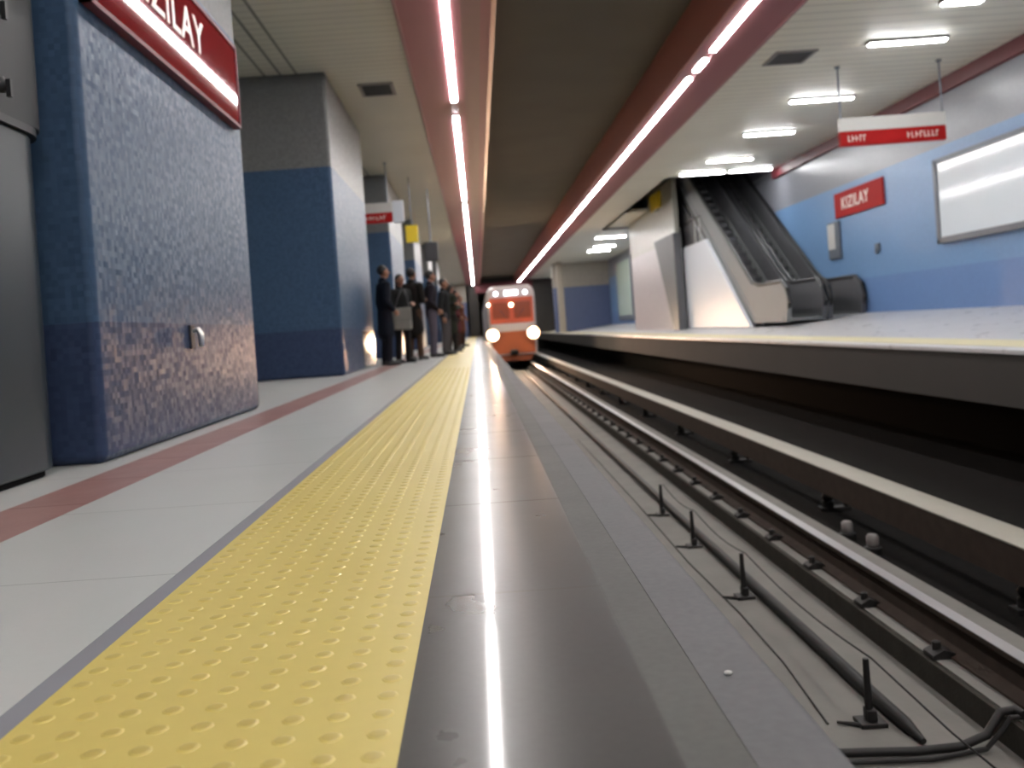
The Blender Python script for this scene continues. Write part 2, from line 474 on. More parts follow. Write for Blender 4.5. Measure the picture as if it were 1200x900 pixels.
# ------------------------------------------------------------------ lights of the station
def strip_light(x, y0, y1, label, group):
    r = thing('strip_light', label, 'light', (x, y0, SZ), group)
    obj('housing', MB().box(x - LW + 0.004, x + LW - 0.004, y0, y1, SZ + 0.03, SZ + 0.055), M['housing'], r)
    obj('diffuser', MB().box(x - LW + 0.012, x + LW - 0.012, y0 + 0.03, y1 - 0.03, SZ - 0.016, SZ + 0.03), M['strip'], r, bevel=0.006)
g = 'strip lights over the near platform edge'
for a, b, l in ((-8.8, 3.6, 'strip light over the platform edge, overhead and behind the viewer'),
                (4.6, 14.75, 'nearest long white strip light in the left-hand red soffit'),
                (15.85, 26.0, 'second long white strip light in the left-hand red soffit, beyond the first gap'),
                (26.9, 33.2, 'short third strip light in the left-hand red soffit'),
                (33.8, 44.0, 'fourth strip light in the left-hand soffit, above the waiting people'),
                (44.6, 74.5, 'farthest strip light in the left-hand soffit, ending beside the train')):
    strip_light(LXL, a, b, l, g)
g = 'strip lights over the track'
for a, b, l in ((-8.8, 12.95, 'nearest white strip light of the right-hand red soffit, running out of the top'),
                (13.35, 13.95, 'very short strip light between two longer ones in the right-hand soffit'),
                (14.35, 31.0, 'longest unbroken strip light of the right-hand red soffit'),
                (31.7, 36.5, 'short strip light beyond the longest one in the right-hand soffit'),
                (37.4, 74.5, 'farthest strip light of the right-hand soffit, ending over the train')):
    strip_light(LXR, a, b, l, g)

def tube_light(x0, x1, y, label, z=4.45, wd=0.055):
    r = thing('ceiling_light', label, 'light', ((x0 + x1) / 2, y, z), 'tube lights over the far platform')
    obj('housing', MB().box(x0 - 0.02, x1 + 0.02, y - wd - 0.02, y + wd + 0.02, z - 0.045, z), M['housing'], r, bevel=0.008)
    obj('diffuser', MB().box(x0, x1, y - wd, y + wd, z - 0.07, z - 0.04), M['tube'], r, bevel=0.015)
for x0, x1, y, l in ((6.43, 6.95, 11.85, 'shortest ceiling tube light, cut by the top edge of the view'),
                     (6.18, 7.34, 13.5, 'brightest and nearest full tube light on the far ceiling, beside the vent'),
                     (6.18, 7.36, 16.9, 'ceiling tube light just above the left end of the hanging sign'),
                     (6.17, 7.28, 19.8, 'third full tube light on the far ceiling, short of the escalators'),
                     (6.15, 7.30, 22.9, 'fourth full tube light on the far ceiling, just before the dark stairwell'),
                     (5.88, 7.10, 24.75, 'left one of the two tube lights side by side at the stairwell edge'),
                     (7.24, 8.40, 24.75, 'right one of the two tube lights side by side at the stairwell edge'),
                     (5.75, 7.15, 41.6, 'small distant tube light left of the stairwell'),
                     (6.3, 7.5, 49.0, 'most distant ceiling tube light, near the far end wall'),
                     (6.3, 7.4, 46.5, 'second most distant ceiling tube light, before the far end wall'),
                     (6.18, 7.34, 7.0, 'far platform tube light overhead, out of the view'),
                     (6.18, 7.34, 2.0, 'far platform tube light beside the viewer, out of the view')):
    tube_light(x0, x1, y, l)
def hall_fill_light(x, y, label):  # unseen lights added to brighten the shaded pillar faces
    r = thing('fill_light', label, 'light', (x, y, 4.40), 'added fill lights behind the pillars')
    obj('housing', MB().box(x - 0.65, x + 0.65, y - 0.12, y + 0.12, 4.36, 4.40), M['housing'], r, bevel=0.008)
    obj('diffuser', MB().box(x - 0.6, x + 0.6, y - 0.09, y + 0.09, 4.335, 4.362), M['hall_fill'], r, bevel=0.01)
for i, yy in enumerate((10.6, 19.2, 27.8, 36.4)):
    hall_fill_light(-5.4, yy, 'added unseen fill light in the dark aisle behind the %s blue pillar' % ('gap after the first', 'gap after the second', 'gap after the third', 'gap after the fourth')[i])

# ceiling vents
def vent(x0, x1, y0, y1, z, label):
    r = thing('ceiling_vent', label, 'vent', ((x0 + x1) / 2, (y0 + y1) / 2, z), 'ceiling vents')
    f = MB().box(x0, x1, y0, y0 + 0.05, z - 0.02, z).box(x0, x1, y1 - 0.05, y1, z - 0.02, z).box(x0, x0 + 0.05, y0, y1, z - 0.02, z).box(x1 - 0.05, x1, y0, y1, z - 0.02, z)
    obj('frame', f, M['housing'], r)
    obj('backing', MB().box(x0 + .05, x1 - .05, y0 + .05, y1 - .05, z - 0.004, z), M['dark'], r)
    n = 7
    for i in range(n):
        yy = y0 + 0.09 + (y1 - y0 - 0.18) * i / (n - 1)
        obj('slat', MB().prism([(yy - .03, z - .004), (yy + .02, z - .018), (yy + .025, z - .014), (yy - .025, z)], 'x', x0 + .05, x1 - .05), M['dark'], r)
vent(-1.58, -1.04, 13.7, 14.4, 4.40, 'dark slatted vent in the left ceiling beside the second pillar')
vent(4.85, 5.5, 13.7, 14.4, 4.45, 'grey slatted vent in the right ceiling beside the red soffit')

# ------------------------------------------------------------------ near platform things
# grey rounded cabinet at the left edge
def rrect(x0, x1, y0, y1, r, n=8):
    p = []
    for cx, cy, a0 in ((x1 - r, y0 + r, -PI / 2), (x1 - r, y1 - r, 0), (x0 + r, y1 - r, PI / 2), (x0 + r, y0 + r, PI)):
        for i in range(n + 1):
            a = a0 + i * PI / 2 / n
            p.append((cx + r * math.cos(a), cy + r * math.sin(a)))
    return p
r = thing('metal_cabinet', 'dark grey metal cabinet with rounded corners standing against the first blue pillar', 'cabinet', (-2.4, 3.8, 0))
obj('body', MB().prism(rrect(-2.95, -1.955, 3.1, 4.26, 0.28), 'z', 0.03, 1.54), M['cabinet'], r, bevel=0.012)
obj('plinth', MB().prism(rrect(-2.92, -1.985, 3.13, 4.23, 0.26), 'z', 0.0, 0.03), M['black'], r)
obj('seam', MB().prism(rrect(-2.97, -1.935, 3.08, 4.28, 0.28), 'z', 1.54, 1.575), M['rubber'], r)
u = obj('upper_housing', MB().prism(rrect(-2.97, -1.945, 3.08, 4.26, 0.18), 'z', 1.572, 2.35), M['cabinet_top'], r, bevel=0.012)
u['label'] = 'charcoal upper housing with two latches'
for yy, zz in ((3.80, 1.70), (3.80, 2.03)):
    k = MB().lathe((0, 0, 0), [(0.0, 0), (0.035, 0.0), (0.035, 0.018), (0.022, 0.03), (0.0, 0.032)], 14)
    k.v = [(-1.945 + z - 0.006, yy + x, zz + yv) for x, yv, z in k.v]
    k.box(-1.92, -1.90, yy - 0.01, yy + 0.01, zz - 0.055, zz + 0.02)
    obj('latch', k, M['rubber'], u)

# station sign on the first pillar
r = thing('station_sign', 'long red station sign with white letters on the first blue pillar', 'sign', (-1.84, 5.8, 2.3))
obj('panel', MB().box(-1.84, -1.79, 4.42, 7.18, 2.29, 2.90), M['red'], r, bevel=0.006)
obj('frame', MB().box(-1.842, -1.782, 4.39, 7.21, 2.265, 2.292).box(-1.842, -1.782, 4.39, 7.21, 2.90, 2.925).box(-1.842, -1.782, 7.18, 7.21, 2.265, 2.925).box(-1.842, -1.782, 4.39, 4.42, 2.265, 2.925), M['trim'], r)
lettering('KIZILAY', 0.34, 0.003, M['letters'], r, (-1.789, 5.62, 2.67), (PI / 2, 0, PI / 2), 1.08)

# small steel bracket on the pillar
r = thing('wall_bracket', 'small chrome hose bracket on the lower tiles of the first pillar', 'bracket', (-1.84, 5.75, 0.52))
obj('plate', MB().box(-1.84, -1.825, 5.71, 5.79, 0.53, 0.68), M['dark'], r, bevel=0.004)
obj('lever', MB().tube([(-1.825, 5.75, 0.64), (-1.79, 5.75, 0.65), (-1.775, 5.75, 0.62), (-1.775, 5.75, 0.54)], [.014, .016, .02, .016], 10), M['chrome'], r)

# steel kick plate on the second pillar, catching the headlamps
r = thing('kick_plate', 'polished steel kick plate shining on the foot of the second blue pillar', 'plate', (-1.943, 15.9, 0.03))
obj('sheet', MB().box(-1.948, -1.938, 15.1, 16.78, 0.03, 0.64), M['plate'], r, bevel=0.003)
for yy in (15.2, 16.68):
    for zz in (0.09, 0.58):
        obj('screw', MB().tube([(-1.943, yy, zz), (-1.934, yy, zz)], 0.012, 10), M['steel'], r)

# litter crumb on the platform edge
k = MB(); k.sphere((0.325, 1.29, 0.003), 0.0045, 8, 6, (1.3, 1, 0.7))
k.v = [(x + random.uniform(-.001, .001), y, max(z, 0)) for x, y, z in k.v]
tag(obj('paper_scrap', k, M['white']), 'tiny white crumb of paper lying on the grey platform nosing', 'litter')

# hanging signs of the near platform
def dashes(x0, x1, y, z, h, n, rnd):
    k = MB()
    x = x0
    step = (x1 - x0) / n
    for i in range(n):
        ww = step * rnd.uniform(.5, .8)
        k.box(x, x + ww * .35, y - .004, y, z, z + h)
        zz = z + rnd.choice((0, h * .4, h * .8))
        k.box(x, x + ww, y - .004, y, zz, zz + h * .22)
        x += step
    return k
def hang_sign(name, x0, x1, y, z0, zs, z1, ztop, poles, label, texts, endcap=None):
    r = thing(name, label, 'sign', ((x0 + x1) / 2, y, z1))
    obj('white_band', MB().box(x0, x1, y - .05, y + .05, zs, z1), M['white'], r, bevel=.006)
    b = obj('red_band', MB().box(x0, x1, y - .05, y + .05, z0, zs), M['red_matt'], r, bevel=.006)
    for a, c, n in texts:
        obj('legend', dashes(a, c, y - .05, z0 + (zs - z0) * .28, (zs - z0) * .42, n, random), M['letters'], b)
    for px in poles:
        obj('hanger', MB().tube([(px, y, z1 - .01), (px, y, ztop - .02)], .014, 10).lathe((px, y, ztop - .03), [(.045, 0), (.045, .02), (.02, .03)], 12), M['frame'], r)
    if endcap:
        obj('end_panel', MB().box(*endcap, y - .055, y + .055, z0 - .02, z1 + .03), M['cladding'], r, bevel=.01)
    return r
hang_sign('hanging_sign', 6.18, 7.92, 14.8, 3.12, 3.36, 3.58, 4.45, (6.22, 7.90), 'white and red direction sign hanging from the far platform ceiling on two rods', [(6.3, 6.62, 5), (7.28, 7.82, 8)])
hang_sign('hanging_sign', -2.75, -1.72, 20.0, 3.06, 3.28, 3.50, 4.40, (-2.6, -1.82), 'white and red sign hanging above the waiting people beyond the second pillar', [(-2.3, -1.85, 6)], (-1.71, -1.47))
r = thing('exit_sign', 'yellow sign box hanging above the waiting people on the left platform', 'sign', (-1.45, 22, 3.2))
obj('panel', MB().box(-1.60, -1.30, 21.94, 22.06, 2.78, 3.20), M['yellow_sign'], r, bevel=.01)
obj('hanger', MB().tube([(-1.45, 22, 3.19), (-1.45, 22, 4.39)], .014, 8), M['frame'], r)
r = thing('hanging_display', 'dark brown display box hanging beside the yellow sign on the left platform', 'display', (-1.05, 24, 2.9))
obj('casing', MB().box(-1.28, -0.92, 23.9, 24.1, 2.45, 2.95), M['dark'], r, bevel=.015)
obj('hanger', MB().tube([(-1.1, 24, 2.94), (-1.1, 24, 4.39)], .02, 8), M['frame'], r)

# ------------------------------------------------------------------ track things
def rail_section(x, z):
    return [(x - .07, z), (x + .07, z), (x + .07, z + .012), (x + .012, z + .035), (x + .01, z + .13), (x + .036, z + .148), (x + .036, z + .172), (x - .036, z + .172), (x - .036, z + .148), (x - .01, z + .13), (x - .012, z + .035), (x - .07, z + .012)]
def running_rail(x, label, side):
    r = thing('running_rail', label, 'rail', (x, 2.0, -1.17), 'running rails of the near track')
    obj('web', MB().prism(rail_section(x, -1.17), 'y', Y0 + .2, 74.5), M['rust'], r, bevel=.004)
    obj('head', MB().box(x - .034, x + .034, Y0 + .2, 74.5, -1.0, -.996), M['rail_top'], r)
    k = MB().prism([(x + side * .05, -1.17), (x + side * .15, -1.17), (x + side * .15, -1.15), (x + side * .10, -1.125), (x + side * .045, -1.145)], 'y', -.05, .05)
    k.lathe((x + side * .11, 0, -1.14), [(.02, 0), (.02, .04), (.012, .045)], 8)
    first = None
    for i in range(44):
        yy = 2.66 + .79 * i
        if first is None:
            kk = MB(); kk.v = [(a, b + yy, c) for a, b, c in k.v]; kk.f = k.f
            first = obj('rail_clip', kk, M['iron'], r)
        else:
            c = first.copy(); COL.objects.link(c); c.parent = r; c.location = (0, .79 * i, 0)
running_rail(2.17, 'shiny topped running rail with rusty side on the concrete plinth', -1)
running_rail(0.735, 'running rail close under the near platform edge', 1)

r = thing('third_rail', 'power rail under a long cream cover board beyond the far running rail', 'rail', (3.0, 2, -1.3))
obj('cover', MB().prism([(2.885, -.884), (3.125, -.884), (3.125, -.874), (3.11, -.868), (2.90, -.868), (2.885, -.874)], 'y', Y0 + .2, 74.5), M['cover'], r)
obj('dark_under_strip', MB().box(2.892, 2.906, Y0 + .2, 74.5, -1.10, -.884), M['rust'], r)['label'] = 'added dark strip under the cream cover'  # strip added to keep the space under the cover dark and hide the supports
obj('conductor', MB().box(2.97, 3.05, Y0 + .2, 74.5, -1.02, -.94), M['rust'], r, bevel=.01)
fb = None
for i in range(23):
    yy = 2.2 + 2.9 * i
    if fb is None:
        k = MB().box(2.93, 3.2, yy - .05, yy + .05, -1.3, -1.27).tube([(3.17, yy, -1.28), (3.17, yy, -.95), (3.12, yy, -.9)], .022, 8).lathe((3.01, yy, -1.27), [(.05, 0), (.05, .05), (.035, .06), (.05, .09), (.035, .12), (.05, .15), (.04, .25)], 14)
        fb = obj('support', k, M['iron'], r)
    else:
        c = fb.copy(); COL.objects.link(c); c.parent = r; c.location = (0, 2.9 * i, 0)
gb = 'anchor studs between the rails'
for yy, l in ((6.95, 'pale anchor stud beside the power rail, the left of a pair'), (6.5, 'pale anchor stud beside the power rail, the right of a pair')):
    r = thing('anchor_stud', l, 'bolt', (2.75, yy, -1.3), gb)
    obj('base', MB().lathe((2.75, yy, -1.3), [(.055, 0), (.06, .01), (.06, .05), (.045, .06)], 16), M['iron'], r)
    obj('cap', MB().lathe((2.75, yy, -1.24), [(.035, 0), (.042, .01), (.042, .07), (.03, .085), (0, .09)], 16), M['housing'], r)

tag(obj('drain_pipe', MB().tube([(1.70, 3.66, -1.282), (1.69, 3.8, -1.268), (1.68, 4.2, -1.264), (1.68, 8, -1.264), (1.68, 36, -1.264)], [.012, .03, .034, .034, .034], 12), M['iron']), 'thin black pipe running along the track bed between the rails', 'pipe')
ps = [3.88, 5.71, 7.05, 8.25]
gp = 'short iron posts along the pipe'
ordn = ('nearest of the row', 'second nearest of the row', 'third of the row', 'farthest of the row')
for i, yy in enumerate(ps):
    if i == 0:
        post0 = r = thing('cable_post', 'short black iron post beside the track pipe, ' + ordn[0], 'post', (1.58, yy, -1.3), gp)
        obj('shaft', MB().tube([(1.575, yy, -1.29), (1.575, yy, -1.015)], [.018, .013], 10), M['iron'], r)
        obj('foot', MB().box(1.52, 1.635, yy - .05, yy + .05, -1.3, -1.28).box(1.56, 1.60, yy - .03, yy + .03, -1.28, -1.23), M['iron'], r, bevel=.004)
        obj('spike', MB().tube([(1.53, yy - .02, -1.292), (1.44, yy + .02, -1.29)], [.012, .006], 8), M['iron'], r)
    else:
        dup(post0, (1.58, yy, -1.3), 'short black iron post beside the track pipe, ' + ordn[i])
pts = [(1.86, 3.30, -1.29), (1.74, 3.50, -1.18)]
yy = 3.88
for a, b in zip([3.88] + ps[1:], ps[1:]):
    for k in range(6):
        s = k / 6
        pts.append((1.60 + .01 * math.sin(PI * s), a + (b - a) * s, -1.015 - .05 * math.sin(PI * s)))
pts.append((1.60, ps[-1], -1.015))
tag(obj('sagging_wire', MB().tube(pts, .0045, 6), M['iron']), 'thin dark wire sagging from post to post over the track bed', 'wire')
tag(obj('thin_cable', MB().tube([(1.40, 3.9, -1.295), (1.45, 4.6, -1.295), (1.46, 5.4, -1.295), (1.43, 6.6, -1.295), (1.45, 9, -1.295), (1.44, 14, -1.295)], .005, 6), M['iron']), 'thin loose cable lying on the track bed near the platform edge', 'cable')
tag(obj('crossing_cable', MB().tube([(1.16, 3.62, -1.28), (1.42, 3.59, -1.275), (1.62, 3.57, -1.275), (1.80, 3.57, -1.27), (1.92, 3.59, -1.24), (1.99, 3.6, -1.155), (2.04, 3.59, -1.147), (2.05, 3.54, -1.147)], .018, 10).tube([(1.3, 3.54, -1.285), (1.66, 3.52, -1.285), (1.9, 3.56, -1.28), (1.97, 3.55, -1.2), (2.0, 3.55, -1.157), (2.05, 3.55, -1.157)], .01, 8), M['iron']), 'black twin cable crossing the track bed at the lower right', 'cable')

# ------------------------------------------------------------------ far platform things
r = thing('billboard', 'large white glossy billboard in a grey frame on the right blue wall', 'billboard', (WALL, 14.6, 1.55))
obj('panel', MB().box(WALL - .07, WALL, 12.0, 16.5, 1.62, 3.0), M['screen'], r)
obj('frame', MB().box(WALL - .10, WALL, 11.9, 16.6, 1.52, 1.63).box(WALL - .10, WALL, 11.9, 16.6, 2.99, 3.07).box(WALL - .10, WALL, 16.49, 16.6, 1.52, 3.07).box(WALL - .10, WALL, 11.9, 12.01, 1.52, 3.07), M['frame'], r, bevel=.008)
r = thing('station_sign', 'small red station sign with white letters on the right blue wall', 'sign', (WALL, 20, 2.55))
obj('panel', MB().box(WALL - .05, WALL, 18.75, 21.28, 2.56, 3.14), M['red_matt'], r, bevel=.01)
lettering('KIZILAY', 0.38, 0.004, M['letters'], r, (WALL - .053, 20.15, 2.85), (PI / 2, 0, -PI / 2), 1.0)
r = thing('notice_case', 'narrow white notice case with a dark edge below the red sign', 'notice', (WALL, 21.5, 1.65))
obj('frame', MB().box(WALL - .06, WALL, 21.12, 21.78, 1.62, 2.5), M['frame'], r, bevel=.01)
obj('notice', MB().box(WALL - .07, WALL - .055, 21.34, 21.76, 1.86, 2.46), M['white'], r)
tag(obj('wall_socket', MB().box(WALL - .05, WALL, 19.12, 19.3, 1.62, 1.78).box(WALL - .08, WALL - .04, 19.17, 19.25, 1.56, 1.68), M['frame'], bevel=.006), 'small dark grey box on the blue wall under the red sign', 'socket')
r = thing('poster_case', 'tall pale green poster case at the far end of the right platform', 'poster', (8.6, 51, .6))
obj('frame', MB().box(8.55, WALL, 48.9, 54.1, .5, 4.1), M['frame'], r, bevel=.02)
obj('poster', MB().box(8.53, 8.56, 49.3, 53.7, .8, 3.9), M['pane'], r)
tag(obj('beige_column', MB().box(5.2, 5.6, 56.6, 57.0, .0, 4.45), M['beige'], bevel=.03), 'slim beige column at the far end of the right platform', 'column')
r = thing('exit_sign', 'small yellow sign on the pale wall beside the escalator stairwell', 'sign', (6.55, 31.3, 4.5))
obj('panel', MB().box(6.47, 6.55, 30.6, 32.2, 4.3, 4.85), M['yellow_sign'], r, bevel=.01)
obj('bracket', MB().box(6.50, 6.55, 31.2, 31.6, 4.24, 4.32), M['frame'], r)

# escalators: level run-on then a slope
TAN = math.tan(math.radians(32.5))
EY0, EYS, EZ = 19.9, 22.2, 0.22
def line_z(y):
    return EZ + max(0.0, (y - EYS)) * TAN
EYE = 31.2
def escalator(x0, x1, label, first):
    r = thing('escalator', label, 'escalator', ((x0 + x1) / 2, EY0, EZ), 'escalators to the far platform')
    top = .93
    def prof(lo, hi, ya=EY0):
        p = [(ya + .12, lo)]
        p += [(ya + .45 - .45 * math.sin(a), hi - .45 + .45 * math.cos(a)) for a in [PI * .5 - i * PI / 12 for i in range(7)]] if hi > .7 else [(ya, lo), (ya, hi)]
        p += [(EYS - .35 * math.tan(math.radians(16)) - .2, hi), (EYS + .25, hi + .1), (EYE, hi + (EYE - EYS) * TAN)]
        p += [(EYE, lo + (EYE - EYS) * TAN), (EYS + .5, lo + .2), (EYS + .1, lo)]
        return [(a, EZ + b) for a, b in p]
    for i, x in enumerate((x0, x1)):
        b = obj('balustrade', MB().prism(prof(.0, top - .05), 'x', x - .05, x + .05), M['grey_paint'] if (first and i == 0) else M['grey_dark'], r)
        if first and i == 0: b['label'] = 'brushed steel balustrade facing the track'
        pts = [(x, EY0 + .5, EZ + .12), (x, EY0 + .12, EZ + .2), (x, EY0 - .02, EZ + .42), (x, EY0 + .08, EZ + .74), (x, EY0 + .42, EZ + top)]
        pts += [(x, EYS - .3, EZ + top), (x, EYS + .05, EZ + top + .04), (x, EYS + .5, EZ + top + .28)]
        pts += [(x, EYE, EZ + top + (EYE - EYS) * TAN)]
        obj('handrail', MB().tube(pts, .045, 8), M['rubber'], r)
        obj('skirt', MB().prism([(EY0 + .3, EZ), (EY0 + .3, EZ + .12), (EYS, EZ + .16), (EYE, EZ + .2 + (EYE - EYS) * TAN), (EYE, EZ - .0 + (EYE - EYS) * TAN), (EYS + .2, EZ)], 'x', x - .065, x + .065), M['grey_paint'], r)
    obj('floor_plate', MB().box(x0 + .05, x1 - .05, EY0 + .1, EYS - .2, EZ + .02, EZ + .07), M['grey_paint'], r)
    sw = (x0 + .07, x1 - .07)
    for i in range(22):
        ya = EYS - .2 + i * .40
        za = EZ + .05 + max(0, i - .5) * .40 * TAN
        k = MB().prism([(ya, za - .22), (ya, za), (ya + .42, za), (ya + .42, za - .03), (ya + .04, za - .25)], 'x', *sw)
        obj('step', k, M['step'], r)
    obj('truss', MB().prism([(EYS, EZ - .05), (EYS + .3, EZ - .25 + .1), (EYE, EZ - .3 + (EYE - EYS) * TAN), (EYE, EZ + .02 + (EYE - EYS) * TAN), (EYS + .2, EZ)], 'x', x0 - .03, x1 + .03), M['dark'], r)
escalator(6.95, 7.75, 'steel escalator nearer the track, rising away from the far platform', True)
escalator(7.88, 8.62, 'darker escalator beside the blue wall, rising away from the far platform', False)
SZ2 = 2.70
ys = EYS + (SZ2 - EZ - .0) / TAN
ec = tag(obj('escalator_cladding', MB().prism([(EYS + .15, .12), (ys, SZ2), (31.15, SZ2), (31.15, .12)], 'x', 6.78, 6.88), M['cladding'], bevel=.01), 'smooth white side cladding under the escalator nearer the track', 'panel')
up = lambda yy: EZ - .36 + (yy - EYS) * TAN
obj('opening_shade_sheet', MB().prism([(ys + .75, SZ2 + .002), (31.1, SZ2 + .002), (31.1, up(31.1)), (ys + .75, up(ys + .75))], 'x', 6.866, 6.88), M['dark'], ec)['label'] = 'added dark sheet for the unlit opening above the white cladding'  # dark sheet added so the opening above the cladding stays unlit
r = thing('stair_railing', 'pale steel railing posts in the dark opening beside the escalator', 'railing', (6.83, 28.5, SZ2))
for yy in (26.8, 27.4, 29.3):
    obj('post', MB().tube([(6.83, yy, SZ2 + .001), (6.83, yy, SZ2 + .75)], .02, 8), M['steel'], r)
obj('rail', MB().tube([(6.83, 26.7, SZ2 + .75), (6.83, 30.9, SZ2 + .75)], .022, 8), M['iron'], r)

# ------------------------------------------------------------------ the train
TX, TY = 1.48, 38.0
M['train'] = plain('orange_red_train_paint', (196, 86, 56), 0.3, var=.05, nscale=1)
M['train_low'] = plain('rust_orange_skirt_paint', (166, 84, 44), 0.45, var=.12, nscale=2)
M['train_white'] = plain('white_train_paint', (186, 176, 172), 0.3, var=.04, nscale=1)
M['train_glass'] = plain('tinted_windscreen', (150, 76, 52), 0.12, var=.05, spec=0.7)
M['lamp'] = glow('headlamp_bulb', (255, 228, 190), 150.0)
M['lamp_glass'] = glow('headlamp_glass', (255, 176, 104), 3.0)
M['lamp_small'] = glow('marker_lamp', (255, 222, 184), 14.0)
M['roof_lamp'] = glow('roof_display', (246, 240, 255), 3.2)
tr = thing('metro_train', 'orange and white metro train with blazing headlamps coming along the track', 'train', (TX, TY, -1.0))
def tsec(k=1.0, z0=-.62, z1=2.34, hw=1.04):
    p = []
    for i in range(7):
        a = i * PI / 2 / 6
        p.append((hw * k - .34 + .34 * math.cos(a), z1 - .42 + .42 * math.sin(a)))
    q = [(-x, z) for x, z in reversed(p)]
    return [(TX - hw * k * .97, z0), (TX + hw * k * .97, z0), (TX + hw * k, z0 + .5)] + [(TX + x, z) for x, z in p] + [(TX + x, z) for x, z in q] + [(TX - hw * k, z0 + .5)]
# tapered nose, then the car body
secs = [(TY, .93, 2.22), (TY + .12, .98, 2.30), (TY + .5, 1.0, 2.34), (72.0, 1.0, 2.34)]
k = MB(); n = None; vv = []; ff = []
for yy, kk, z1 in secs:
    s = tsec(kk, z1=z1); n = len(s)
    vv += [(x, yy, z) for x, z in s]
for i in range(len(secs) - 1):
    for j in range(n):
        ff.append((i * n + j, i * n + (j + 1) % n, (i + 1) * n + (j + 1) % n, (i + 1) * n + j))
ff.append(tuple(range(n))); ff.append(tuple(range((len(secs) - 1) * n, len(secs) * n)))
body = obj('car_body', MB().add(vv, ff), M['train_white'], tr)
F0 = TY - .02
obj('front_panel', MB().box(TX - .93, TX + .93, F0, TY + .05, .72, 1.82), M['train'], tr, bevel=.03)
obj('lower_panel', MB().box(TX - .92, TX + .92, F0, TY + .05, -.58, .38), M['train_low'], tr, bevel=.03)
obj('middle_band', MB().box(TX - .94, TX + .94, F0 - .01, TY + .05, .40, .70), M['train_white'], tr, bevel=.02)['label'] = 'pale band between the headlamps'
for sx in (-1, 1):
    obj('windscreen', MB().box(TX + sx * .46 - .36, TX + sx * .46 + .36, F0 - .02, F0 + .02, .92, 1.62), M['train_glass'], tr, bevel=.03)
    wp = obj('wiper', MB().tube([(TX + sx * .2, F0 - .03, .9), (TX + sx * .5, F0 - .035, 1.3)], .012, 6), M['rubber'], tr)
    hx = TX + sx * .86
    def disc(x, z, rr, y0, y1, seg=24):
        return MB().tube([(x, y0, z), (x, y1, z)], rr, seg)
    hl = obj('headlamp', disc(hx, .26, .28, F0 - .05, F0 + .02), M['chrome'], tr)
    obj('lens', MB().tube([(hx, F0 - .052, .26), (hx, F0 - .045, .26)], .26, 28), M['lamp_glass'], hl)
    obj('bulb', MB().sphere((hx, F0 - .07, .26), .14, 20, 12, (1, .4, 1)), M['lamp'], hl)
    sp = bpy.data.lights.new('headlamp_beam', 'SPOT')
    sp.energy = LAMP; sp.color = (1.0, .60, .38); sp.spot_size = math.radians(58); sp.spot_blend = 1.0; sp.shadow_soft_size = .12
    so = bpy.data.objects.new('headlamp_beam', sp); COL.objects.link(so)
    so.location = (hx, F0 - .30, .26); so.rotation_euler = (math.radians(-88), 0, 0)
    so.rotation_euler = Vector((0, -1, -.06)).to_track_quat('-Z', 'Y').to_euler()
ml = obj('marker_lamp', disc(TX, 1.50, .07, F0 - .05, F0 + .02, 16), M['lamp_small'], tr)
obj('side_lamp', disc(TX - .97, 1.55, .05, F0 - .05, F0 + .05, 14), M['lamp_small'], tr)
obj('display', MB().box(TX - .26, TX + .30, F0 - .03, F0 + .05, 1.92, 2.10), M['roof_lamp'], tr, bevel=.01)['label'] = 'bright destination display above the windscreen'
for sx in (-.62, .62):
    obj('roof_lamp', disc(TX + sx, 2.0, .085, F0 - .03, F0 + .04, 14), M['roof_lamp'], tr)
obj('coupler', MB().box(TX - .16, TX + .16, F0 - .3, TY + .2, -.62, -.40).tube([(TX - .1, F0 - .36, -.5), (TX + .1, F0 - .36, -.5)], .09, 12), M['iron'], tr, bevel=.01)
obj('bogie', MB().box(TX - .9, TX + .9, TY + .9, TY + 3.2, -.95, -.60), M['iron'], tr, bevel=.03)
for sx in (-.7175, .7175):
    for yy in (TY + 1.2, TY + 2.9):
        obj('wheel', MB().tube([(TX + sx - .06, yy, -.6), (TX + sx + .06, yy, -.6)], .39, 24), M['rust'], tr)
obj('snow_plough', MB().prism([(TX - .85, -.62), (TX + .85, -.62), (TX + .7, -.88), (TX - .7, -.88)], 'y', TY + .1, TY + .16), M['train_low'], tr)

# ------------------------------------------------------------------ the waiting people
def capsule(k, a, b, ra, rb, sx=1.0, sy=1.0, seg=14):
    a, b = Vector(a), Vector(b)
    k.sphere(a, ra, seg, 9, (sx, sy, 1)); k.sphere(b, rb, seg, 9, (sx, sy, 1))
    d = b - a
    L = d.length
    if L > 1e-5:
        o = len(k.v)
        up = Vector((0, 0, 1))
        q = d.normalized()
        u = q.cross(Vector((0, 1, 0)) if abs(q.y) < .9 else Vector((1, 0, 0))).normalized()
        v = q.cross(u)
        vs = []
        for (c, r) in ((a, ra), (b, rb)):
            for i in range(seg):
                t = 2 * PI * i / seg
                off = u * (r * math.cos(t)) + v * (r * math.sin(t))
                vs.append(c + Vector((off.x * sx, off.y * sy, off.z)))
        k.add(vs, [(i, (i + 1) % seg, seg + (i + 1) % seg, seg + i) for i in range(seg)] + [tuple(range(seg - 1, -1, -1)), tuple(range(seg, 2 * seg))])

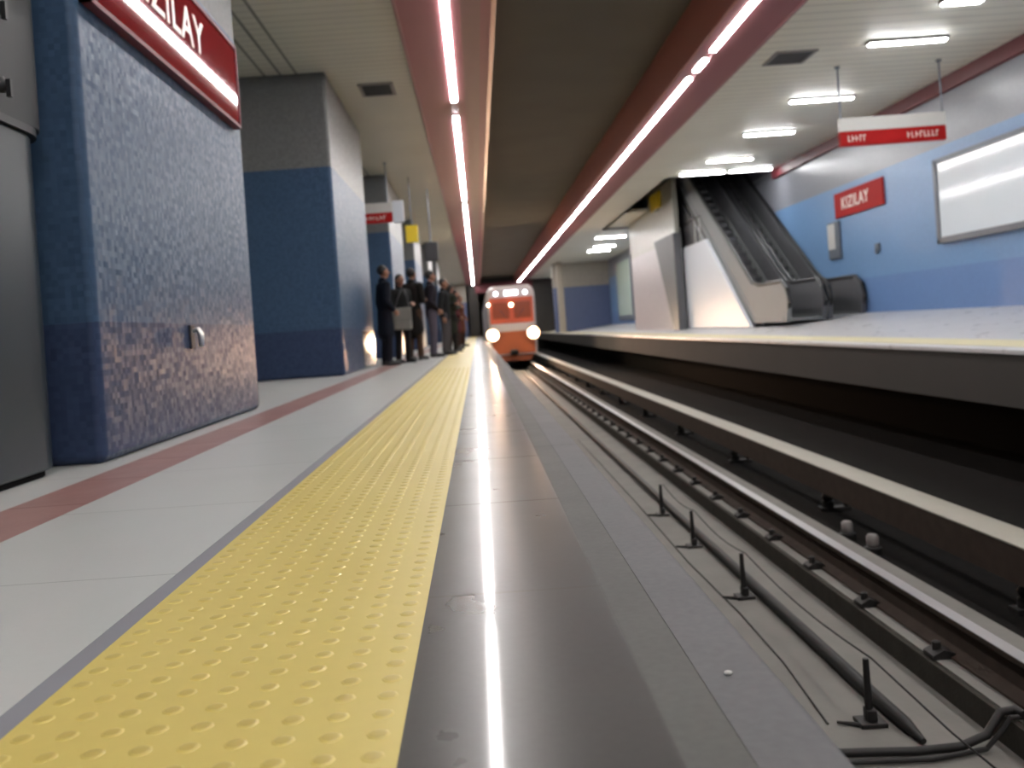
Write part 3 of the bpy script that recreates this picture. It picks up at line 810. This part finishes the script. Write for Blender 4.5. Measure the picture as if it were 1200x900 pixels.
def fuse(name, k, mat, parent, voxel=.009, ratio=.35, smooth=4):
    """joins overlapping volumes into one continuous smooth surface"""
    me = bpy.data.meshes.new(name); me.from_pydata(k.v, [], k.f)
    bm = bmesh.new(); bm.from_mesh(me); bmesh.ops.remove_doubles(bm, verts=bm.verts, dist=1e-6); bmesh.ops.recalc_face_normals(bm, faces=bm.faces); bm.to_mesh(me); bm.free()
    o = bpy.data.objects.new(name, me); COL.objects.link(o)
    m = o.modifiers.new('r', 'REMESH'); m.mode = 'VOXEL'; m.voxel_size = voxel
    s = o.modifiers.new('s', 'SMOOTH'); s.iterations = smooth; s.factor = .5
    d = o.modifiers.new('d', 'DECIMATE'); d.ratio = ratio
    dg = bpy.context.evaluated_depsgraph_get(); dg.update()
    nm = bpy.data.meshes.new_from_object(o.evaluated_get(dg)); nm.name = name
    bpy.data.objects.remove(o)
    for p in nm.polygons: p.use_smooth = True
    nm.materials.clear(); nm.materials.append(mat)
    o = bpy.data.objects.new(name, nm); COL.objects.link(o); o.parent = parent
    return o

M['skin'] = plain('skin', (140, 98, 78), .5, var=.05)
M['hair'] = plain('dark_hair', (30, 24, 22), .6)
M['shoe'] = plain('black_shoe_leather', (26, 24, 24), .4)
def hand(k, wrist, dirv, side, curl):
    """palm, four unequal fingers and a thumb; the person faces -Y"""
    wv = Vector(wrist); d = Vector(dirv).normalized()
    acr = Vector((0, 1, 0)); acr = (acr - d * acr.dot(d)).normalized()      # across the knuckles
    inn = d.cross(acr).normalized()
    if inn.x * side > 0: inn = -inn                                       # palm faces the body
    pal = wv + d * .085
    capsule(k, wv + d * .02, pal - acr * .02, .024, .021); capsule(k, wv + d * .02, pal + acr * .02, .024, .021); capsule(k, wv, pal, .025, .025)
    for i, L in enumerate((.070, .080, .074, .058)):
        b = pal + acr * (-.033 + .022 * i)
        m = b + d * (L * .5) + inn * (curl * .3 * L)
        e = m + d * (L * .42) + inn * (curl * .8 * L)
        capsule(k, b, m, .0098, .009, seg=8); capsule(k, m, e, .009, .0078, seg=8)
    tb = wv + d * .03 - acr * .022
    tm = tb + d * .035 - acr * .026 + inn * .012
    capsule(k, tb, tm, .0125, .011, seg=8); capsule(k, tm, tm + d * .03 - acr * .004 + inn * .01, .0105, .009, seg=8)

def person(label, loc, yaw, H, coat_c, leg_c, arms, long_coat, hair_long=False, hat=None, bag=None, stance=.1, lean=0.0):
    r = thing('person', label, 'person', loc, 'people waiting on the left platform')
    s = H / 1.75
    r.scale = (s, s, s); r.rotation_euler = (0, 0, yaw)
    k = MB()
    hip = {}
    for sd in (-1, 1):
        hp = (sd * .09, 0, .92); kn = (sd * (.07 + stance * .3), -.02 if sd > 0 else -.01, .49); an = (sd * (.07 + stance * .5), .02, .08)
        hip[sd] = (hp, kn, an)
        capsule(k, hp, kn, .082, .055); capsule(k, kn, an, .052, .036)
        capsule(k, (an[0], .03, .045), (an[0] + sd * .02, -.15, .03), .04, .03)
    capsule(k, (0, 0, .96), (0, .0, 1.10), .125, .115, 1.15, .82)
    capsule(k, (0, 0, 1.10), (0, -.005, 1.33), .118, .14, 1.2, .78)
    capsule(k, (-.14, 0, 1.40), (.14, 0, 1.40), .06, .06)
    capsule(k, (0, 0, 1.42), (0, -.015, 1.54), .058, .052)
    hc = Vector((0, -.03, 1.645))
    k.sphere(hc + Vector((0, .012, .02)), .088, 18, 14, (.88, 1.06, 1.05))
    capsule(k, hc + Vector((0, -.02, -.02)), hc + Vector((0, -.045, -.075)), .066, .036)
    capsule(k, hc + Vector((0, -.088, .012)), hc + Vector((0, -.112, -.022)), .009, .014, seg=8)      # nose
    capsule(k, hc + Vector((-.018, -.084, -.055)), hc + Vector((.018, -.084, -.055)), .009, .009, seg=8)   # lips
    for sd in (-1, 1):
        capsule(k, hc + Vector((sd * .08, .01, .015)), hc + Vector((sd * .083, .015, -.025)), .014, .010, seg=8)
    aj = {}
    for sd in (-1, 1):
        mode = arms[0] if sd < 0 else arms[1]
        sh = Vector((sd * .185, 0, 1.405))
        if mode == 'down': el, wr = Vector((sd * .23, .03, 1.12)), Vector((sd * .235, -.03, .88))
        elif mode == 'pocket': el, wr = Vector((sd * .27, .06, 1.13)), Vector((sd * .19, -.10, .96))
        elif mode == 'bent': el, wr = Vector((sd * .23, .02, 1.12)), Vector((sd * .12, -.22, 1.16))
        else: el, wr = Vector((sd * .24, -.02, 1.13)), Vector((sd * .20, -.24, 1.30))
        capsule(k, sh, el, .052, .040); capsule(k, el, wr, .040, .027)
        hand(k, wr, (wr - el), sd, .75 if mode in ('bent', 'up') else .4)
        aj[sd] = (sh, el, wr)
    fuse('body', k, M['skin'], r, .0085, .5, 2)
    for sd in (-1, 1):
        e = MB(); e.sphere((sd * .031, -.112, 1.668), .011, 10, 8)
        o = obj('eye', e, M['shoe']); o.parent = r
    # hair cap
    k = MB()
    k.sphere(hc + Vector((0, .028, .035)), .094, 18, 12, (.92, 1.02, 1.02))
    if hair_long:
        capsule(k, hc + Vector((0, .05, .02)), (0, .075, 1.44), .085, .06, 1, .6)
    fuse('hair', k, M['hair'], r, .012, .5, 3)
    if hat:
        k = MB(); k.sphere(hc + Vector((0, .015, .055)), .102, 18, 12, (.92, 1.05, .85)); capsule(k, hc + Vector((-.06, .01, .03)), hc + Vector((.06, .01, .03)), .085, .085, .6)
        fuse('hat', k, hat, r, .012, .5, 3)
    coat = plain('coat_cloth', tuple(c * .72 for c in coat_c), .85, var=.15, spec=.2)
    legm = plain('trouser_cloth', tuple(c * .76 for c in leg_c), .85, var=.15, spec=.2)
    k = MB()
    capsule(k, (0, 0, 1.10), (0, -.005, 1.34), .138, .158, 1.22, .84)
    capsule(k, (-.15, 0, 1.405), (.15, 0, 1.405), .075, .075)
    capsule(k, (0, .0, 1.42), (0, .005, 1.49), .085, .075)
    capsule(k, (0, 0, .58 if long_coat else .90), (0, 0, 1.12), .17 if long_coat else .15, .138, 1.15, .86)
    for sd in (-1, 1):
        sh, el, wr = aj[sd]
        capsule(k, sh, el, .070, .058); capsule(k, el, el + (wr - el) * .93, .058, .044)
    fuse('coat', k, coat, r, .012, .4, 3)
    k = MB()
    for sd in (-1, 1):
        hp, kn, an = hip[sd]
        capsule(k, hp, kn, .098, .072); capsule(k, kn, (an[0], an[1], .10), .070, .062)
    capsule(k, (0, 0, .93), (0, 0, 1.02), .13, .125, 1.15, .85)
    fuse('trousers', k, legm, r, .012, .4, 3)
    for sd in (-1, 1):
        an = hip[sd][2]
        k = MB(); capsule(k, (an[0], .035, .048), (an[0] + sd * .02, -.16, .036), .050, .038); k.v = [(a, b, max(c, 0.0)) for a, b, c in k.v]
        k.box(an[0] - .045, an[0] + .05, -.19, .085, 0.0, .014)
        fuse('shoe', k, M['shoe'], r, .009, .5, 2)
    return r, s

def D(a): return math.radians(a)
person('person in a long black coat with blue sleeves, nearest of the waiting group', (-1.66, 16.25, 0), D(115), 1.80, (26, 30, 44), (30, 28, 40), ('pocket', 'down'), True)
p2, s2 = person('person in a short dark coat with a pale grey shoulder bag', (-1.42, 16.9, 0), D(40), 1.66, (40, 40, 40), (34, 30, 34), ('down', 'bent'), False, True)
person('tall person in a dark brown coat and brown trousers in the middle of the group', (-1.28, 18.2, 0), D(150), 1.86, (38, 32, 30), (84, 60, 46), ('bent', 'pocket'), True)
person('tall person in a purple-black jacket and grey lavender trousers', (-0.98, 19.6, 0), D(100), 1.88, (42, 34, 44), (112, 104, 120), ('pocket', 'pocket'), False)
person('person in a charcoal jacket and grey trousers behind the purple-black jacket', (-0.74, 20.8, 0), D(75), 1.76, (36, 36, 38), (98, 92, 96), ('down', 'bent'), False)
person('person in a dark green coat near the yellow strip', (-0.66, 23.0, 0), D(130), 1.74, (58, 60, 48), (40, 36, 34), ('bent', 'bent'), True, True)
person('person in a maroon coat near the yellow strip', (-0.62, 26.5, 0), D(95), 1.74, (112, 44, 52), (60, 40, 42), ('pocket', 'down'), True)
person('farthest person in a red-brown coat at the end of the queue', (-0.56, 30.5, 0), D(60), 1.74, (116, 66, 50), (66, 44, 40), ('down', 'pocket'), True)
# the shoulder bag hangs on the second person: a thing of its own
bx, by = -1.38, 16.52
r = thing('shoulder_bag', 'pale grey shoulder bag hanging at the hip of a person in a short dark coat', 'bag', (bx, by, .62))
k = MB().box(bx - .16, bx + .18, by - .07, by + .06, .62, 1.02)
M['bagc'] = plain('pale_grey_canvas', (120, 118, 112), .8, var=.1)
obj('pouch', k, M['bagc'], r, bevel=.04, seg=3)
obj('flap', MB().box(bx - .165, bx + .185, by - .085, by - .06, .80, 1.03), M['bagc'], r, bevel=.012)
obj('strap', MB().tube([(bx - .13, by, 1.0), (bx - .06, by + .03, 1.2), (bx + .02, by + .07, 1.38), (bx + .06, by + .07, 1.38), (bx + .12, by + .03, 1.2), (bx + .15, by, 1.0)], .014, 8), M['dark'], r)
